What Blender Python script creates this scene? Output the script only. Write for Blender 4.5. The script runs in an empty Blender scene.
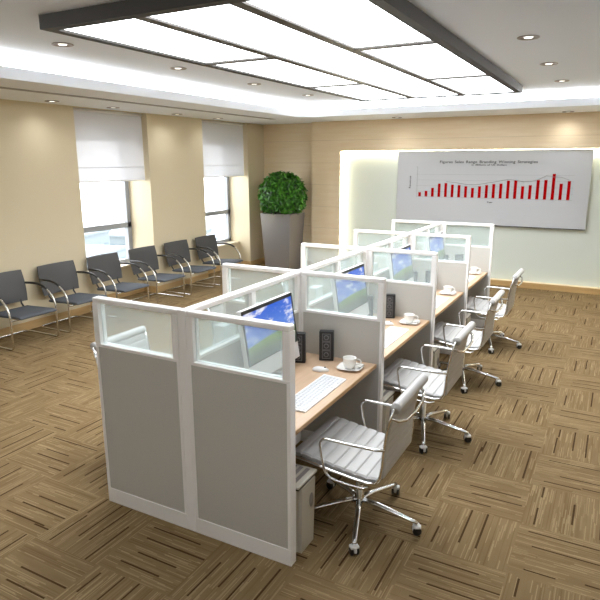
import bpy, bmesh, math, random
from mathutils import Vector, Matrix

random.seed(7)
S = bpy.context.scene
COL = S.collection
PI = math.pi


def lin(c):
    return c / 12.92 if c <= .04045 else ((c + .055) / 1.055) ** 2.4


def rgb(r, g, b):
    return (lin(r / 255), lin(g / 255), lin(b / 255), 1)


# ---------------------------------------------------------------- materials
def mat(name, col, rough=.6, metal=0., spec=.5, coat=0.):
    m = bpy.data.materials.new(name)
    m.use_nodes = True
    b = m.node_tree.nodes['Principled BSDF']
    b.inputs['Base Color'].default_value = col
    b.inputs['Roughness'].default_value = rough
    b.inputs['Metallic'].default_value = metal
    b.inputs['Specular IOR Level'].default_value = spec
    b.inputs['Coat Weight'].default_value = coat
    return m


class NT:
    """short node building"""
    def __init__(s, m):
        s.t = m.node_tree
        s.n = s.t.nodes
        s.l = s.t.links

    def put(s, sock, v):
        if isinstance(v, bpy.types.NodeSocket):
            s.l.new(v, sock)
        else:
            sock.default_value = v

    def m(s, op, a, b=0., c=0.):
        n = s.n.new('ShaderNodeMath')
        n.operation = op
        s.put(n.inputs[0], a)
        s.put(n.inputs[1], b)
        s.put(n.inputs[2], c)
        return n.outputs[0]

    def mix(s, f, a, b):
        n = s.n.new('ShaderNodeMix')
        n.data_type = 'RGBA'
        s.put(n.inputs[0], f)
        s.put(n.inputs[6], a)
        s.put(n.inputs[7], b)
        return n.outputs[2]

    def xyz(s, a, b, c=0.):
        n = s.n.new('ShaderNodeCombineXYZ')
        s.put(n.inputs[0], a)
        s.put(n.inputs[1], b)
        s.put(n.inputs[2], c)
        return n.outputs[0]

    def coord(s, kind='Object'):
        n = s.n.new('ShaderNodeTexCoord')
        p = s.n.new('ShaderNodeSeparateXYZ')
        s.l.new(n.outputs[kind], p.inputs[0])
        return p.outputs

    def white(s, vec):
        n = s.n.new('ShaderNodeTexWhiteNoise')
        n.noise_dimensions = '3D'
        s.l.new(vec, n.inputs['Vector'])
        return n.outputs['Value']

    def noise(s, vec, scale=1., detail=2., rough=.5):
        n = s.n.new('ShaderNodeTexNoise')
        s.l.new(vec, n.inputs['Vector'])
        n.inputs['Scale'].default_value = scale
        n.inputs['Detail'].default_value = detail
        n.inputs['Roughness'].default_value = rough
        return n.outputs['Fac']

    def ramp(s, v, lo, hi):
        n = s.n.new('ShaderNodeMapRange')
        n.interpolation_type = 'SMOOTHSTEP'
        s.put(n.inputs[0], v)
        n.inputs[1].default_value = lo
        n.inputs[2].default_value = hi
        return n.outputs[0]


def principled(m):
    return m.node_tree.nodes['Principled BSDF']


def emit(name, col, strength):
    m = mat(name, (0.8, 0.8, 0.8, 1), .5)
    b = principled(m)
    b.inputs['Emission Color'].default_value = col
    b.inputs['Emission Strength'].default_value = strength
    return m


def bump(m, height, strength=.2, dist=.002):
    n = m.node_tree.nodes.new('ShaderNodeBump')
    n.inputs['Strength'].default_value = strength
    n.inputs['Distance'].default_value = dist
    m.node_tree.links.new(height, n.inputs['Height'])
    m.node_tree.links.new(n.outputs[0], principled(m).inputs['Normal'])


def carpet():
    m = mat('carpet_tiles', rgb(150, 125, 85), .95, 0, .1)
    t = NT(m)
    x, y, z = t.coord()
    T = .495
    ax = t.m('DIVIDE', t.m('SUBTRACT', x, 1.215), T)
    ay = t.m('DIVIDE', t.m('SUBTRACT', y, .01), T)
    ix, iy = t.m('FLOOR', ax), t.m('FLOOR', ay)
    fx, fy = t.m('SUBTRACT', ax, ix), t.m('SUBTRACT', ay, iy)
    par = t.m('FLOORED_MODULO', t.m('ADD', ix, iy), 2.)
    inv = t.m('SUBTRACT', 1., par)
    u = t.m('ADD', t.m('MULTIPLY', fy, par), t.m('MULTIPLY', fx, inv))
    v = t.m('ADD', t.m('MULTIPLY', fx, par), t.m('MULTIPLY', fy, inv))
    tile = t.white(t.xyz(ix, iy, 3.))
    # fine pinstripes across each tile, broken along their length
    row = t.m('FLOOR', t.m('MULTIPLY', v, 88.))
    r1 = t.white(t.xyz(row, ix, iy))
    seg = t.m('FLOOR', t.m('ADD', t.m('MULTIPLY', u, 3.), t.m('MULTIPLY', r1, 7.)))
    r2 = t.white(t.xyz(row, t.m('ADD', t.m('MULTIPLY', ix, 13.), seg), iy))
    fine = t.noise(t.xyz(t.m('MULTIPLY', u, 70.), t.m('MULTIPLY', v, 110.), tile), 1.5, 3.)
    wide = t.noise(t.xyz(t.m('MULTIPLY', u, 1.5), t.m('MULTIPLY', v, 7.), t.m('MULTIPLY', tile, 40.)), 1., 2.)
    base = t.mix(wide, rgb(118, 98, 70), rgb(150, 130, 97))
    base = t.mix(t.m('MULTIPLY', t.ramp(r1, .62, .95), .42), base, rgb(96, 74, 44))
    base = t.mix(t.m('MULTIPLY', t.ramp(r2, .72, .95), .42), base, rgb(196, 176, 136))
    base = t.mix(t.m('MULTIPLY', fine, .5), base, rgb(110, 84, 50))
    dark = None
    for k, (vk, a0, ln) in enumerate(((.17, .04, .42), (.17, .60, .4), (.40, .2, .6), (.60, .14, .7), (.84, .0, .75))):
        h = t.white(t.xyz(t.m('ADD', ix, k * 17.3), iy, 9.))
        h2 = t.white(t.xyz(ix, t.m('ADD', iy, k * 11.7), 5.))
        dv = t.m('ABSOLUTE', t.m('SUBTRACT', v, t.m('ADD', vk, t.m('MULTIPLY', t.m('SUBTRACT', h, .5), .08))))
        inv_ = t.m('LESS_THAN', dv, .0115)
        a = t.m('ADD', a0, t.m('MULTIPLY', h2, .16))
        inu = t.m('MULTIPLY', t.m('GREATER_THAN', u, a), t.m('LESS_THAN', u, t.m('ADD', a, t.m('MULTIPLY', t.m('ADD', h, .7), ln))))
        keep = t.m('GREATER_THAN', t.white(t.xyz(t.m('ADD', iy, k * 5.1), ix, 2.)), .25)
        s = t.m('MULTIPLY', t.m('MULTIPLY', inv_, inu), keep)
        dark = s if dark is None else t.m('MAXIMUM', dark, s)
    base = t.mix(t.m('MULTIPLY', dark, .88), base, rgb(58, 36, 14))
    t.l.new(base, principled(m).inputs['Base Color'])
    bump(m, t.m('SUBTRACT', fine, t.m('MULTIPLY', dark, .5)), .35, .004)
    return m


def wood(name, c1, c2, along='x', seam=0., rough=.45, axis_v='z'):
    """fine grained pale veneer; horizontal seams every «seam» metres"""
    m = mat(name, c1, rough)
    t = NT(m)
    o = dict(zip('xyz', t.coord()))
    a = o[along]
    others = [o[k] for k in 'xyz' if k != along]
    vec = t.xyz(t.m('MULTIPLY', a, 1.2), t.m('MULTIPLY', others[0], 16.), t.m('MULTIPLY', others[1], 16.))
    g = t.noise(vec, 1.6, 4., .6)
    big = t.noise(t.xyz(t.m('MULTIPLY', a, .5), t.m('MULTIPLY', others[0], 3.), t.m('MULTIPLY', others[1], 3.)), 1., 2.)
    c = t.mix(t.ramp(t.m('ADD', t.m('MULTIPLY', g, .6), t.m('MULTIPLY', big, .4)), .3, .7), c1, c2)
    if seam:
        f = t.m('FRACT', t.m('DIVIDE', o[axis_v], seam))
        c = t.mix(t.m('MULTIPLY', t.m('LESS_THAN', f, .012), .35), c, rgb(120, 90, 55))
    t.l.new(c, principled(m).inputs['Base Color'])
    return m


def glass(name, veil, tint=(.92, .96, .955, 1), white=(.80, .88, .90, 1)):
    """slightly milky partition glass"""
    m = bpy.data.materials.new(name)
    m.use_nodes = True
    nt = m.node_tree
    nt.nodes.clear()
    out = nt.nodes.new('ShaderNodeOutputMaterial')
    tr = nt.nodes.new('ShaderNodeBsdfTransparent')
    tr.inputs[0].default_value = tint
    tl = nt.nodes.new('ShaderNodeBsdfTranslucent')
    tl.inputs[0].default_value = white
    df = nt.nodes.new('ShaderNodeBsdfDiffuse')
    df.inputs[0].default_value = white
    gl = nt.nodes.new('ShaderNodeBsdfGlossy')
    gl.inputs['Roughness'].default_value = .03
    lw = nt.nodes.new('ShaderNodeLayerWeight')
    lw.inputs[0].default_value = .5
    pw = nt.nodes.new('ShaderNodeMath')
    pw.operation = 'POWER'
    pw.inputs[1].default_value = 4.
    nt.links.new(lw.outputs['Facing'], pw.inputs[0])
    fr = nt.nodes.new('ShaderNodeMath')
    fr.operation = 'MULTIPLY_ADD'
    fr.inputs[1].default_value = .4
    fr.inputs[2].default_value = .02
    nt.links.new(pw.outputs[0], fr.inputs[0])
    a = nt.nodes.new('ShaderNodeMixShader')
    a.inputs[0].default_value = .5
    b = nt.nodes.new('ShaderNodeMixShader')
    b.inputs[0].default_value = veil
    c = nt.nodes.new('ShaderNodeMixShader')
    L = nt.links.new
    L(df.outputs[0], a.inputs[1])
    L(tl.outputs[0], a.inputs[2])
    L(tr.outputs[0], b.inputs[1])
    L(a.outputs[0], b.inputs[2])
    L(fr.outputs[0], c.inputs[0])
    L(b.outputs[0], c.inputs[1])
    L(gl.outputs[0], c.inputs[2])
    L(c.outputs[0], out.inputs[0])
    return m


def screen_picture():
    """a generic desktop picture: blue sky, clouds, green meadow"""
    m = mat('screen_picture', (0.01, 0.01, 0.01, 1), .25)
    t = NT(m)
    g = t.coord('UV')
    u, v = g[0], g[1]
    n = t.noise(t.xyz(t.m('MULTIPLY', u, 3.2), t.m('MULTIPLY', v, 4.2), 1.7), 1.15, 6., .62)
    hill = t.m('ADD', t.m('ADD', .32, t.m('MULTIPLY', u, .05)), t.m('MULTIPLY', t.m('SINE', t.m('MULTIPLY', u, 3.)), .05))
    sky = t.mix(v, rgb(120, 165, 235), rgb(20, 92, 215))
    sky = t.mix(t.ramp(n, .50, .66), sky, rgb(250, 250, 255))
    gr = t.mix(t.noise(t.xyz(t.m('MULTIPLY', u, 3.), t.m('MULTIPLY', v, 9.), 0.), 1., 4.), rgb(70, 120, 20), rgb(150, 180, 50))
    low = t.m('MULTIPLY', v, 2.4)
    gr = t.mix(t.ramp(low, .2, 1.), rgb(84, 96, 84), gr)
    c = t.mix(t.ramp(t.m('SUBTRACT', v, hill), -.01, .01), gr, sky)
    b = principled(m)
    t.l.new(c, b.inputs['Emission Color'])
    b.inputs['Emission Strength'].default_value = .38
    return m


def weave(name, c1, c2, scale=350., rough=.9):
    m = mat(name, c1, rough, 0, .2)
    t = NT(m)
    x, y, z = t.coord()
    n = t.noise(t.xyz(x, y, z), scale, 1.)
    t.l.new(t.mix(n, c1, c2), principled(m).inputs['Base Color'])
    return m


def foliage_mat():
    m = mat('leaf_green', rgb(45, 110, 30), .45)
    t = NT(m)
    x, y, z = t.coord()
    n = t.noise(t.xyz(x, y, z), 14., 2.)
    t.l.new(t.mix(t.ramp(n, .3, .7), rgb(14, 58, 10), rgb(80, 150, 40)), principled(m).inputs['Base Color'])
    return m


M = {
    'carpet': carpet(),
    'wall': weave('beige_wallpaper', rgb(215, 203, 175), rgb(209, 196, 167), 60., .8),
    'plain': mat('plain_paint', rgb(226, 218, 200), .8),
    'ceil': mat('ceiling_paint', rgb(222, 230, 242), .85),
    'soffit': mat('soffit_paint', rgb(234, 238, 244), .8),
    'veneer': wood('pale_maple_veneer', rgb(238, 220, 190), rgb(230, 208, 172), 'x', .42, .4),
    'skirt': wood('maple_skirting', rgb(208, 174, 122), rgb(188, 152, 100), 'x', 0, .4),
    'skirt_y': wood('maple_skirting_side', rgb(212, 180, 130), rgb(190, 154, 102), 'y', 0, .4),
    'niche': mat('pale_back_panel', rgb(214, 222, 214), .35),
    'white': mat('white_powder_coat', rgb(248, 246, 244), .3),
    'fabric': weave('warm_grey_screen_fabric', rgb(205, 202, 195), rgb(192, 189, 182), 420.),
    'glass': glass('partition_glass', .21),
    'winglass': glass('window_glass', .0, (1, 1, 1, 1)),
    'desk': wood('pale_beech_desk', rgb(204, 174, 146), rgb(188, 157, 127), 'y', 0, .4),
    'edge': wood('beech_edge_band', rgb(196, 160, 116), rgb(180, 142, 98), 'y', 0, .45),
    'chrome': mat('chrome', (.80, .80, .80, 1), .12, 1.),
    'satin': mat('satin_steel', (.72, .70, .66, 1), .25, 1.),
    'leather': mat('light_grey_leather', rgb(190, 189, 188), .38),
    'black': mat('black_plastic', rgb(28, 28, 30), .4),
    'darkgrille': mat('dark_grille', rgb(62, 62, 64), .6),
    'linegrey': mat('grey_line', rgb(120, 120, 122), .5),
    'upholstery': weave('charcoal_upholstery', rgb(94, 98, 104), rgb(80, 84, 90), 300.),
    'backshell': mat('charcoal_back_shell', rgb(74, 73, 74), .5),
    'pale': mat('white_plastic', rgb(232, 232, 232), .3),
    'key': mat('key_white', rgb(206, 207, 211), .4),
    'ceramic': mat('white_ceramic', rgb(244, 242, 238), .15),
    'bin': mat('beige_plastic', rgb(206, 200, 186), .5),
    'slot': mat('dark_slot', rgb(40, 36, 32), .6),
    'slat': mat('grey_slat', rgb(150, 144, 140), .5),
    'frame': mat('dark_bronze_frame', rgb(38, 34, 30), .6),
    'rim': mat('grey_bronze_rim', rgb(70, 66, 62), .5),
    'alu': mat('grey_window_frame', rgb(150, 154, 160), .4),
    'sill': mat('stone_sill', rgb(226, 216, 190), .4),
    'pot': mat('silver_grey_planter', rgb(150, 148, 148), .32, .55),
    'soil': mat('soil', rgb(40, 28, 18), .95),
    'leaf': foliage_mat(),
    'board': mat('pale_grey_board', rgb(196, 199, 204), .6),
    'red': mat('red_bar', rgb(172, 0, 5), .7, 0, .05),
    'ink': mat('dark_print', rgb(50, 50, 54), .6),
    'thin': mat('grey_print', rgb(132, 136, 136), .6),
    'vent': mat('grey_slot_vent', rgb(150, 148, 148), .6),
    'diffuser': emit('light_panel_diffuser', (.93, .97, 1., 1), 3.2),
    'cove': emit('cove_light_tube', (1., .98, .94, 1), 4.4),
    'wash': emit('warm_strip_light', (1., .93, .72, 1), 9.),
    'lamp': emit('downlight_lamp', (1., .97, .9, 1), .9),
    'screen': screen_picture(),
    'city': mat('pale_concrete', rgb(112, 121, 124), .9),
    'citywin': mat('pale_city_glass', rgb(84, 100, 106), .5),
    'yard': mat('pale_ground', rgb(128, 133, 134), .9),
}


def blind_mat():
    m = bpy.data.materials.new('sheer_white_blind')
    m.use_nodes = True
    nt = m.node_tree
    nt.nodes.clear()
    out = nt.nodes.new('ShaderNodeOutputMaterial')
    df = nt.nodes.new('ShaderNodeBsdfDiffuse')
    df.inputs[0].default_value = (.86, .86, .88, 1)
    tl = nt.nodes.new('ShaderNodeBsdfTranslucent')
    tl.inputs[0].default_value = (.62, .63, .66, 1)
    tr = nt.nodes.new('ShaderNodeBsdfTransparent')
    a = nt.nodes.new('ShaderNodeMixShader')
    a.inputs[0].default_value = .3
    b = nt.nodes.new('ShaderNodeMixShader')
    b.inputs[0].default_value = .17
    nt.links.new(df.outputs[0], a.inputs[1])
    nt.links.new(tl.outputs[0], a.inputs[2])
    nt.links.new(a.outputs[0], b.inputs[1])
    nt.links.new(tr.outputs[0], b.inputs[2])
    nt.links.new(b.outputs[0], out.inputs[0])
    return m


M['blind'] = blind_mat()


# ---------------------------------------------------------------- geometry
class MB:
    """collects shapes that become one mesh"""
    def __init__(s):
        s.bm = bmesh.new()

    def add(s, tmp, mtx=None, smooth=False):
        if mtx is not None:
            bmesh.ops.transform(tmp, matrix=mtx, verts=tmp.verts)
        for f in tmp.faces:
            f.smooth = smooth
        me = bpy.data.meshes.new('tmp')
        tmp.to_mesh(me)
        tmp.free()
        s.bm.from_mesh(me)
        bpy.data.meshes.remove(me)
        return s

    def box(s, x0, x1, y0, y1, z0, z1, bev=0., mtx=None, seg=2):
        t = bmesh.new()
        bmesh.ops.create_cube(t, size=1)
        for v in t.verts:
            v.co = Vector(((x0 + x1) / 2 + v.co.x * (x1 - x0), (y0 + y1) / 2 + v.co.y * (y1 - y0), (z0 + z1) / 2 + v.co.z * (z1 - z0)))
        if bev:
            bmesh.ops.bevel(t, geom=list(t.edges), offset=bev, segments=seg, affect='EDGES', profile=.5)
        return s.add(t, mtx, False)

    def rot(s, prof, c=(0, 0, 0), n=24, smooth=True, mtx=None):
        """lathe of (r, z) about the vertical through c"""
        t = bmesh.new()
        rings = []
        for r, z in prof:
            if r < 1e-6:
                rings.append([t.verts.new((c[0], c[1], c[2] + z))])
            else:
                rings.append([t.verts.new((c[0] + r * math.cos(2 * PI * k / n), c[1] + r * math.sin(2 * PI * k / n), c[2] + z)) for k in range(n)])
        for a, b in zip(rings, rings[1:]):
            for k in range(n):
                q = [a[k % len(a)], a[(k + 1) % n % len(a)], b[(k + 1) % n % len(b)], b[k % len(b)]]
                u = []
                for w in q:
                    if w not in u:
                        u.append(w)
                if len(u) > 2:
                    t.faces.new(u)
        bmesh.ops.recalc_face_normals(t, faces=t.faces)
        return s.add(t, mtx, smooth)

    def tube(s, pts, r, n=8, r2=None, flat=1., closed=False, cap=True):
        """round (or flattened) bar along points"""
        P = [Vector(p) for p in pts]
        t = bmesh.new()
        rings = []
        up = Vector((0, 0, 1))
        last = None
        N = len(P)
        for i, p in enumerate(P):
            if closed:
                d = P[(i + 1) % N] - P[i - 1]
            else:
                d = P[min(i + 1, N - 1)] - P[max(i - 1, 0)]
            d.normalize()
            if last is None:
                a = d.cross(up)
                if a.length < 1e-3:
                    a = d.cross(Vector((0, 1, 0)))
            else:
                a = last - d * last.dot(d)
            a.normalize()
            last = a.copy()
            b = d.cross(a)
            rr = r if r2 is None else r + (r2 - r) * i / (N - 1)
            rings.append([t.verts.new(p + a * rr * math.cos(2 * PI * k / n) + b * rr * flat * math.sin(2 * PI * k / n)) for k in range(n)])
        for i in range(N if closed else N - 1):
            A, B = rings[i], rings[(i + 1) % N]
            for k in range(n):
                t.faces.new((A[k], A[(k + 1) % n], B[(k + 1) % n], B[k]))
        if cap and not closed:
            t.faces.new(rings[0][::-1])
            t.faces.new(rings[-1])
        bmesh.ops.recalc_face_normals(t, faces=t.faces)
        return s.add(t, None, True)

    def sweep_profile(s, top, bot, y0, y1, ends=0.):
        """strip between two (x, z) polylines, run from y0 to y1"""
        t = bmesh.new()
        loop = top + bot[::-1]
        ys = [y0, y0 + ends, y1 - ends, y1] if ends else [y0, y1]
        rings = []
        cx = sum(p[0] for p in loop) / len(loop)
        for j, y in enumerate(ys):
            ring = []
            for i, (px, pz) in enumerate(loop):
                if ends and j in (0, len(ys) - 1):
                    k = i if i < len(top) else len(loop) - 1 - i
                    mz = (top[k][1] + bot[k][1]) / 2
                    mx = (top[k][0] + bot[k][0]) / 2
                    px, pz = mx + (px - mx) * .55, mz + (pz - mz) * .55
                ring.append(t.verts.new((px, y, pz)))
            rings.append(ring)
        n = len(loop)
        for A, B in zip(rings, rings[1:]):
            for k in range(n):
                t.faces.new((A[k], A[(k + 1) % n], B[(k + 1) % n], B[k]))
        m = len(top)
        for R, fl in ((rings[0], True), (rings[-1], False)):
            for k in range(m - 1):
                q = (R[k], R[k + 1], R[n - 2 - k], R[n - 1 - k])
                t.faces.new(q if fl else q[::-1])
        bmesh.ops.recalc_face_normals(t, faces=t.faces)
        return s.add(t, None, True)

    def build(s, name, m, parent=None, loc=None):
        me = bpy.data.meshes.new(name)
        s.bm.to_mesh(me)
        s.bm.free()
        me.materials.append(M[m] if isinstance(m, str) else m)
        o = bpy.data.objects.new(name, me)
        COL.objects.link(o)
        if parent is not None:
            o.parent = parent
        if loc:
            o.location = loc
        return o


def autosmooth(o, deg=40):
    for p in o.data.polygons:
        p.use_smooth = True
    try:
        o.data.set_sharp_from_angle(angle=math.radians(deg))
    except Exception:
        pass
    return o


def tag(o, label, cat, group=None):
    o['label'] = label
    o['category'] = cat
    if group:
        o['group'] = group
    return o


def thing(name, label, cat, loc=(0, 0, 0), rz=0., group=None):
    o = bpy.data.objects.new(name, None)
    o.empty_display_size = .1
    COL.objects.link(o)
    o.location = loc
    o.rotation_euler = (0, 0, rz)
    return tag(o, label, cat, group)


def struct(name, mb, m, parent=None):
    o = mb.build(name, m, parent)
    if parent is None:
        o['kind'] = 'structure'
    return o


def dup(root, loc, rz=None, label=None, group=None):
    r = root.copy()
    COL.objects.link(r)
    r.location = loc
    if rz is not None:
        r.rotation_euler = (0, 0, rz)
    if label:
        r['label'] = label
    if group:
        r['group'] = group
    for ch in list(root.children):
        c = ch.copy()
        COL.objects.link(c)
        c.parent = r
        for g in list(ch.children):
            d = g.copy()
            COL.objects.link(d)
            d.parent = c
    return r


def arc(c, r, a0, a1, n=6):
    """points (p, q) on an arc, degrees"""
    return [(c[0] + r * math.cos(math.radians(a0 + (a1 - a0) * k / n)), c[1] + r * math.sin(math.radians(a0 + (a1 - a0) * k / n))) for k in range(n + 1)]


# ================================================================ ROOM SHELL
XL, XR, YB, YF = -4.6, 4.7, 8.1, -5.6       # left wall, right wall, wood wall face, wall behind the camera
ZS, ZC = 2.87, 3.09                         # soffit, main ceiling
struct('floor', MB().box(-5.25, XR + .1, YF - .1, 8.45, -.12, 0), 'carpet')
struct('ceiling', MB().box(-5.25, XR + .1, YF - .1, 8.45, ZC, ZC + .1), 'ceil')
struct('wall_right', MB().box(XR, XR + .12, YF, 8.4, 0, ZC), 'plain')
struct('wall_front', MB().box(-5.2, XR, YF - .12, YF, 0, ZC), 'plain')

# window openings in the left wall: (y0, y1)
OPEN = ((3.447, 4.862), (6.262, 7.72))
XW = -5.1                                    # glazing plane
SILL, HEAD = .505, 2.53
w = MB()
ys = [YF, OPEN[0][0], OPEN[0][1], OPEN[1][0], OPEN[1][1], 8.45]
for a, b in zip(ys[::2], ys[1::2]):
    w.box(-5.2, XL, a, b, 0, ZC)
for a, b in OPEN:
    w.box(-5.2, -4.88, a, b, 0, SILL - .03)                  # wall under the window
    w.box(-5.2, XW + .03, a, b, HEAD, ZS)                   # wall over it
    w.box(-5.2, XL, a, b, ZS, ZC)                           # head of the recess
struct('wall_left', w, 'wall')
for i, (a, b) in enumerate(OPEN):
    fr = MB()
    X0, X1 = XW - .05, XW + .03
    fw = .085
    fr.box(X0, X1, a, a + fw, SILL, HEAD).box(X0, X1, b - fw, b, SILL, HEAD)
    fr.box(X0, X1, a, b, SILL, SILL + fw * .7).box(X0, X1, a, b, HEAD - fw, HEAD)
    fr.box(X0, X1, a, b, 1.08, 1.165)
    wo = struct('window_%d' % (i + 1), fr, 'alu')
    MB().box(XW - .02, XW - .012, a + fw, b - fw, SILL + .04, HEAD - fw).build('pane', 'winglass', wo)
    struct('trim_%d' % (i + 1), MB().box(-5.15, -4.86, a + .001, b - .001, SILL - .03, SILL, .004), 'sill')

# back wall: wood facing with a lit recessed panel, and a stepped-back bay on the left
NX0, NX1, NZ0, NZ1 = -2.75, 2.75, .1, 2.32
w = MB()
w.box(-3.36, NX0, YB, 8.45, .0, ZC)
w.box(NX1, XR, YB, 8.45, .0, ZC)
w.box(NX0, NX1, YB, 8.45, NZ1, ZC)
w.box(NX0, NX1, YB, 8.45, 0, NZ0)
w.box(-4.6, -3.36, 8.33, 8.45, 0, ZC)
struct('wall_back', w, 'veneer')
struct('wall_panel_back', MB().box(NX0, NX1, 8.22, 8.26, NZ0, NZ1), 'niche')
# skirting
b = MB()
b.box(-3.36, XR, YB - .014, YB - .001, 0, .1, .003).box(-4.58, -3.36, 8.316, 8.329, 0, .1, .003)
struct('baseboard_back', b, 'skirt')
b = MB()
for y0, y1 in zip(ys[::2], ys[1::2]):
    b.box(XL + .001, XL + .014, y0, min(y1, 8.31), 0, .11, .003)
for y0, y1 in OPEN:
    b.box(-4.879, -4.866, y0 + .002, y1 - .002, 0, .11, .003)
    b.box(-4.866, XL, y0 + .001, y0 + .014, 0, .11, .003).box(-4.866, XL, y1 - .014, y1 - .001, 0, .11, .003)
struct('baseboard_left', b, 'skirt_y')


def rounded(x0, x1, y0, y1, r, n=8):
    P = []
    for cx, cy, a in ((x1 - r, y1 - r, 0), (x0 + r, y1 - r, 90), (x0 + r, y0 + r, 180), (x1 - r, y0 + r, 270)):
        P += arc((cx, cy), r, a, a + 90, n)
    return P


# dropped soffit around the raised ceiling
LX0, LX1, LY0, LY1 = -2.94, 3.1, -4.2, 6.89
inner = rounded(LX0, LX1, LY0, LY1, .3)
t = bmesh.new()
outer = [(-5.07, YF + .001), (XR - .001, YF + .001), (XR - .001, 8.329), (-5.07, 8.329)]


def loop(bm, P, z):
    v = [bm.verts.new((x, y, z)) for x, y in P]
    return v, [bm.edges.new((v[k], v[(k + 1) % len(v)])) for k in range(len(v))]


outer = [(XL + .001, YF + .001), (XR - .001, YF + .001), (XR - .001, YB - .001), (-3.361, YB - .001), (-3.361, 8.329), (XL + .001, 8.329)]
vo, eo = loop(t, outer, ZS)
vi, ei = loop(t, inner, ZS)
bmesh.ops.triangle_fill(t, edges=eo + ei, use_beauty=True)
lip = [(x, y) for x, y in rounded(LX0 - .025, LX1 + .025, LY0 - .025, LY1 + .025, .325)]
v2, _ = loop(t, inner, 2.975)
v3, _ = loop(t, lip, 2.975)
v4, _ = loop(t, lip, ZS + .02)
for A, B in ((vi, v2), (v2, v3), (v3, v4)):
    for k in range(len(A)):
        t.faces.new((A[k], A[(k + 1) % len(A)], B[(k + 1) % len(A)], B[k]))
bmesh.ops.recalc_face_normals(t, faces=t.faces)
sm = MB()
sm.add(t)
struct('ceiling_soffit', sm, 'soffit')
# fronts above the window recesses so that the soffit dies into the wall
# cove light: a glowing strip standing in the trough behind the lip
t = bmesh.new()
p1 = rounded(LX0 - .1, LX1 + .1, LY0 - .1, LY1 + .1, .4)
p2 = rounded(LX0 - .125, LX1 + .125, LY0 - .125, LY1 + .125, .425)
a1, _ = loop(t, p1, ZS + .025)
a2, _ = loop(t, p1, ZC - .004)
b1, _ = loop(t, p2, ZS + .025)
b2, _ = loop(t, p2, ZC - .004)
for A, B in ((a1, a2), (a2, b2), (b2, b1), (b1, a1)):
    for k in range(len(A)):
        t.faces.new((A[k], A[(k + 1) % len(A)], B[(k + 1) % len(A)], B[k]))
bmesh.ops.recalc_face_normals(t, faces=t.faces)
cv = MB()
cv.add(t)
tag(cv.build('cove_light', 'cove'), 'continuous white cove light glowing around the raised ceiling edge', 'cove light')

# slot diffuser in the left soffit
v = MB()
v.box(-3.62, -3.52, -3.0, 7.0, ZS - .006, ZS - .0005)
tag(v.build('slot_vent', 'vent'), 'long thin grey air slot in the soffit along the window wall', 'vent')

# strip lights inside the lit recess
st = MB().box(NX0 + .002, NX0 + .022, 8.165, 8.215, NZ0 + .02, NZ1 - .03)
tag(st.build('strip_light', 'wash'), 'warm vertical strip light at left edge of the pale wall recess', 'strip light')
st = MB().box(NX1 - .022, NX1 - .002, 8.165, 8.215, NZ0 + .02, NZ1 - .03)
tag(st.build('strip_light', 'wash'), 'warm vertical strip light at right edge of the pale wall recess', 'strip light')
st = MB().box(NX0 + .03, NX1 - .03, 8.165, 8.215, NZ1 - .022, NZ1 - .002)
tag(st.build('strip_light', 'wash'), 'warm horizontal strip light along the top of the pale wall recess', 'strip light')

# ================================================================ CEILING LIGHT
FX0, FX1, FY0, FY1, FZ0 = -1.505, .765, .5, 6.12, 3.0
fx = thing('ceiling_light', 'large dark framed rectangular light panel mounted on the ceiling above the desks', 'ceiling light', ((FX0 + FX1) / 2, (FY0 + FY1) / 2, ZC))
ox, oy, oz = fx.location


def fbox(mb, x0, x1, y0, y1, z0, z1, bev=0.):
    return mb.box(x0 - ox, x1 - ox, y0 - oy, y1 - oy, z0 - oz, z1 - oz, bev)


RW = .078
f = MB()
fbox(f, FX0, FX0 + RW, FY0, FY1, FZ0, ZC - .001)
fbox(f, FX1 - RW, FX1, FY0, FY1, FZ0, ZC - .001)
fbox(f, FX0 + RW, FX1 - RW, FY0, FY0 + RW, FZ0, ZC - .001)
fbox(f, FX0 + RW, FX1 - RW, FY1 - RW, FY1, FZ0, ZC - .001)
f.build('frame', 'frame', fx)
BX = (-.70, .012)
bw = .042
cells = []
for bx in BX:
    m_ = MB()
    fbox(m_, bx - bw, bx + bw, FY0 + RW, FY1 - RW, FZ0 + .002, FZ0 + .04)
    m_.build('divider_bar', 'rim', fx)
for x0, x1 in ((FX0 + RW, BX[0] - bw), (BX[1] + bw, FX1 - RW)):
    for yc in (2.25, 4.28):
        m_ = MB()
        fbox(m_, x0, x1, yc - bw, yc + bw, FZ0 + .002, FZ0 + .04)
        m_.build('divider_bar', 'rim', fx)
    for y0, y1 in ((FY0 + RW, 2.25 - bw), (2.25 + bw, 4.28 - bw), (4.28 + bw, FY1 - RW)):
        cells.append((x0, x1, y0, y1))
cells.append((BX[0] + bw, BX[1] - bw, FY0 + RW, FY1 - RW))
for c in cells:
    m_ = MB()
    fbox(m_, c[0], c[1], c[2], c[3], FZ0 + .016, FZ0 + .03)
    m_.build('diffuser', 'diffuser', fx)


# ================================================================ DOWNLIGHTS
def spot(x, y, z, watt, size=110, blend=.8, col=(.96, .98, 1.)):
    l = bpy.data.lights.new('downlight_beam', 'SPOT')
    l.energy = watt
    l.spot_size = math.radians(size)
    l.spot_blend = blend
    l.color = col
    l.shadow_soft_size = .06
    o = bpy.data.objects.new('downlight_beam', l)
    COL.objects.link(o)
    o.location = (x, y, z)
    return o


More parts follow.
